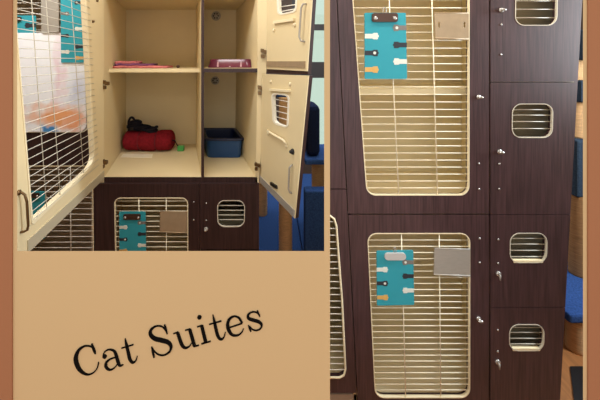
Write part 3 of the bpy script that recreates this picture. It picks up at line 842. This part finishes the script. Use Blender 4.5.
fs.append(list(range(m_)))
mb.add(vs, fs, True)
holes = []
for s0 in (.27, .73):
    cx_ = lerp(b0, b1, s0)
    holes.append([Vector((cx_ + .047 * math.cos(a), 1.935 + .047 * math.sin(a), BZ + hh)) for a in [2 * math.pi * i / 24 for i in range(24)]])
fl = [rings[3]] + holes
tri = tessellate_polygon(fl); mb.add([v for l_ in fl for v in l_], [list(t) for t in tri])
mb.build('bowl_body', M['plum'], bo)
for s0, h_ in zip((.27, .73), holes):
    cx_ = lerp(b0, b1, s0); mb = MB(); vs = []; fs = []
    lv = [(1.0, 0), (.9, -.02), (.75, -.036), (.4, -.043), (.02, -.044)]
    for sc, dz_ in lv:
        for i in range(24):
            a = 2 * math.pi * i / 24
            vs.append((cx_ + .047 * sc * math.cos(a), 1.935 + .047 * sc * math.sin(a), BZ + hh + dz_))
    for i in range(4):
        for q in range(24):
            z = (q + 1) % 24
            fs.append([i * 24 + q, i * 24 + z, (i + 1) * 24 + z, (i + 1) * 24 + q])
    mb.add(vs, fs, True).build('bowl_well', M['plum'], bo)
mb = MB()
for s0 in (.24, .5, .74):  # pale strips painted as glints on the bowl front
    x = lerp(b0, b1, s0)
    hgt = .032 if s0 != .5 else .012
    q = [Vector((x - .005, 1.86 + .0035, BZ + .006)), Vector((x + .005, 1.86 + .0035, BZ + .006)), Vector((x + .0035, 1.86 + .0105, BZ + .006 + hgt)), Vector((x - .0035, 1.86 + .0105, BZ + .006 + hgt))]
    mb.solid([[v + Vector((0, -.003, 0)) for v in q]], [[v + Vector((0, .002, 0)) for v in q]])
mb.build('bowl_glint', mat('pale_pink_glint', (206, 168, 180), .3), bo)
# blue litter box
f0, f1 = (207 - CX) / F * 2.066, (241.5 - CX) / F * 2.066
r0, r1 = (204.6 - CX) / F * 2.05, (244.5 - CX) / F * 2.05
ft = EYE - (138.5 - CY) / F * 2.06
lb = thing('litter_box', ((f0 + f1) / 2, 2.2, FZ), 'blue plastic litter box in the bottom of the narrow compartment', 'litter box')
yb_, yr = 2.07, 2.05
ye = 2.385
sk = -.096
def rl(x0_, x1_, ya, yz, z, r=.03, s=sk): return [Vector((x + (y - ya) / (yz - ya) * s, y, z)) for x, y in rq([(x0_, ya), (x1_, ya), (x1_, yz), (x0_, yz)], r, 5)]
def skin(mb, rings):
    m_ = len(rings[0]); vs = [v for l_ in rings for v in l_]; fs = []
    for i in range(len(rings) - 1):
        for q in range(m_):
            z = (q + 1) % m_
            fs.append([i * m_ + q, i * m_ + z, (i + 1) * m_ + z, (i + 1) * m_ + q])
    mb.add(vs, fs, True); return m_
mb = MB()
R1 = [rl(f0 + .004, f1 - .004, yb_ + .004, ye - .02, FZ + .001), rl(f0, f1, yb_, ye - .015, FZ + .01), rl(r0 + .012, r1 - .012, yr + .01, ye - .004, ft - .012)]
skin(mb, R1); mb.add(R1[0], [list(range(len(R1[0])))])
R2 = [rl(r0 + .016, r1 - .016, yr + .014, ye - .01, ft - .012), rl(f0 + .006, f1 - .006, yb_ + .006, ye - .02, FZ + .014)]
mb.mat(1); skin(mb, R2); mb.add(R2[1], [list(range(len(R2[1])))])
mb.build('tray', [M['litter'], M['litter_rim']], lb)
mb = MB()
R3 = [rl(r0 + .01, r1 - .01, yr + .008, ye - .006, ft - .016), rl(r0, r1, yr, ye, ft - .014), rl(r0, r1, yr, ye, ft), rl(r0 + .02, r1 - .02, yr + .02, ye - .016, ft), rl(r0 + .02, r1 - .02, yr + .02, ye - .016, ft - .016)]
skin(mb, R3)
mb.build('rim', M['litter_rim'], lb)
tag(MB().solid([rl(f0 + .008, f1 - .008, yb_ + .01, ye - .024, FZ + .05)], [rl(f0 + .008, f1 - .008, yb_ + .01, ye - .024, FZ + .0165)]).build('litter', mat('dark_gray_litter', (40, 44, 60), .95, noise=.4, nscale=200), lb), 'dark gray litter', 'litter')
for o in bpy.data.objects:
    if o.name.startswith('litter') and o.parent is not None and 'category' in o:
        del o['category']; o['kind'] = 'stuff'

# ------------------------------------------------------------------ cat trees in the background
def post(mb_name, x, y, r, z0, z1, root, m='sisal'):
    mb = MB(); n = max(2, int((z1 - z0) / .012)); pts = []; rs = []
    for i in range(n + 1):
        pts.append((x, y, lerp(z0, z1, i / n))); rs.append(r * (1 + (.02 if i % 2 else -.02)))
    mb.tube(pts, rs, 20).build(mb_name, M[m], root)
def slab(name, a, b, root, m='carpet', bv=.012):
    return MB().box(a, b).build(name, M[m], root, bevel=bv)
t1 = thing('cat_tree', (.1, 2.9, 0), 'low blue carpet cat tree with sisal posts right of the open cabinet', 'cat tree', 'carpeted cat trees')
slab('base', (-.18, 2.36, 0), (.262, 4.1, .05), t1)
post('post', .126, 2.44, .054, .05, 1.30, t1); post('post', -.082, 3.02, .055, .05, 1.0, t1)
slab('platform', (-.20, 2.42, 1.30), (.22, 3.0, 1.36), t1)
t2 = thing('cat_tree', (.55, 2.5, 0), 'blue carpet box cat tree below the window beside the open small doors', 'cat tree', 'carpeted cat trees')
d2_ = 2.32
slab('box', (.27, 2.32, 0), (.80, 2.42, .585), t2)
slab('base', (.268, 2.43, 0), (.85, 4.1, .05), t2)
slab('platform', (.285, 2.44, .745), (.85, 2.9, .79), t2)
post('post', .44, 2.62, .075, .05, .745, t2)
MB().box((.31, 2.5, .79), (.42, 2.8, 1.22)).build('perch_back', M['carpet_navy'], t2, bevel=.04)
t3 = thing('cat_tree', (2.0, 1.9, 0), 'tall cat tree with blue platforms right of the closed cabinet', 'cat tree', 'carpeted cat trees')
slab('platform', (1.60, 1.60, .19), (2.3, 2.06, .24), t3)
for (x, y) in ((1.688, 1.66), (2.2, 1.66), (2.2, 2.0), (1.70, 2.0)):
    post('leg', x, y, .04, 0, .19, t3)
post('post', 1.962, 1.91, .047, .24, .745, t3, 'sisal_shaded')
slab('box', (1.905, 1.86, .745), (2.3, 2.2, 1.10), t3, 'carpet_slate')
post('post', 2.0, 1.96, .06, 1.10, 1.335, t3)
slab('platform', (1.93, 1.86, 1.335), (2.35, 2.2, 1.47), t3, 'carpet_slate')
post('post', 2.0, 1.98, .05, 1.47, 1.60, t3)
slab('box', (1.94, 1.86, 1.60), (2.35, 2.2, 1.79), t3, 'carpet_slate')
MB().tube([(1.96, 1.92, 1.79), (1.96, 1.92, 2.4)], .02, 10).build('pole', M['aluminium'], t3)

tag(MB().solid([[Vector((x, y, .008)) for x, y in ((1.56, 1.56), (2.4, 1.56), (2.4, 1.40), (1.42, 1.40))]], [[Vector((x, y, .0005)) for x, y in ((1.56, 1.56), (2.4, 1.56), (2.4, 1.40), (1.42, 1.40))]]).build('shadow_sheet', M['black'], base=(1.9, 1.48, 0)),  # black sheet laid as a painted shadow below the cat tree platform
    'thin black sheet on the wooden floor painted as shadow under the tall cat tree', 'mat')  # no real mat, the sheet stands in for shadow

# ------------------------------------------------------------------ light
wld = bpy.data.worlds.new('World'); scene.world = wld; wld.use_nodes = True
bg = wld.node_tree.nodes['Background']
bg.inputs['Color'].default_value = (1.0, .985, .96, 1); bg.inputs['Strength'].default_value = 1.0
def area(name, loc, rot, sx, sy, e, col=(1, .95, .88)):
    l_ = bpy.data.lights.new(name, 'AREA'); l_.shape = 'RECTANGLE'; l_.size = sx; l_.size_y = sy; l_.energy = e; l_.color = col
    o = bpy.data.objects.new(name, l_); COL.objects.link(o); o.location = loc; o.rotation_euler = rot
    return o
area('unseen_overhead_light', (-.65, 1.05, 2.65), (math.radians(32), 0, 0), 1.0, .25, 10, (1, .97, .92))
area('unseen_overhead_light', (.2, 3.0, 2.65), (0, 0, 0), .8, .3, 14, (1, .95, .88))  # unseen lamp added to brighten the sisal posts and carpet at the back
area('added_cool_light', (2.4, 1.0, 1.8), (math.radians(0), math.radians(80), 0), .9, .1, 36, (.76, .88, 1))  # unseen cool lamp added to brighten the closed bank's upper right
area('unseen_overhead_light', (.6, 1.0, 2.6), (math.radians(24), 0, 0), .8, .1, 7, (1, .94, .84))
area('unseen_overhead_light', (-1.5, 1.2, 2.6), (math.radians(20), 0, 0), .5, .25, 7, (.95, .97, 1))  # unseen lamp added to brighten the white sheet
area('unseen_overhead_light', (.3, -1.2, 2.7), (0, 0, 0), 1.2, .4, 10, (1, .96, .92))  # unseen lamp added behind the camera to light the tan wall evenly

# ------------------------------------------------------------------ camera
cam = bpy.data.cameras.new('camera'); cam.sensor_width = 36; cam.lens = 36 * F / 600
co = bpy.data.objects.new('camera', cam); COL.objects.link(co)
co.location = (0, 0, EYE); co.rotation_euler = (math.radians(90), 0, 0)
cam.shift_x = (300 - CX) / 600; cam.shift_y = -(200 - CY) / 600
cam.clip_start = .02
scene.camera = co
scene.view_settings.view_transform = 'Standard'; scene.view_settings.look = 'None'
scene.view_settings.gamma = 1; scene.view_settings.use_curve_mapping = False
scene.view_settings.exposure = 0.35
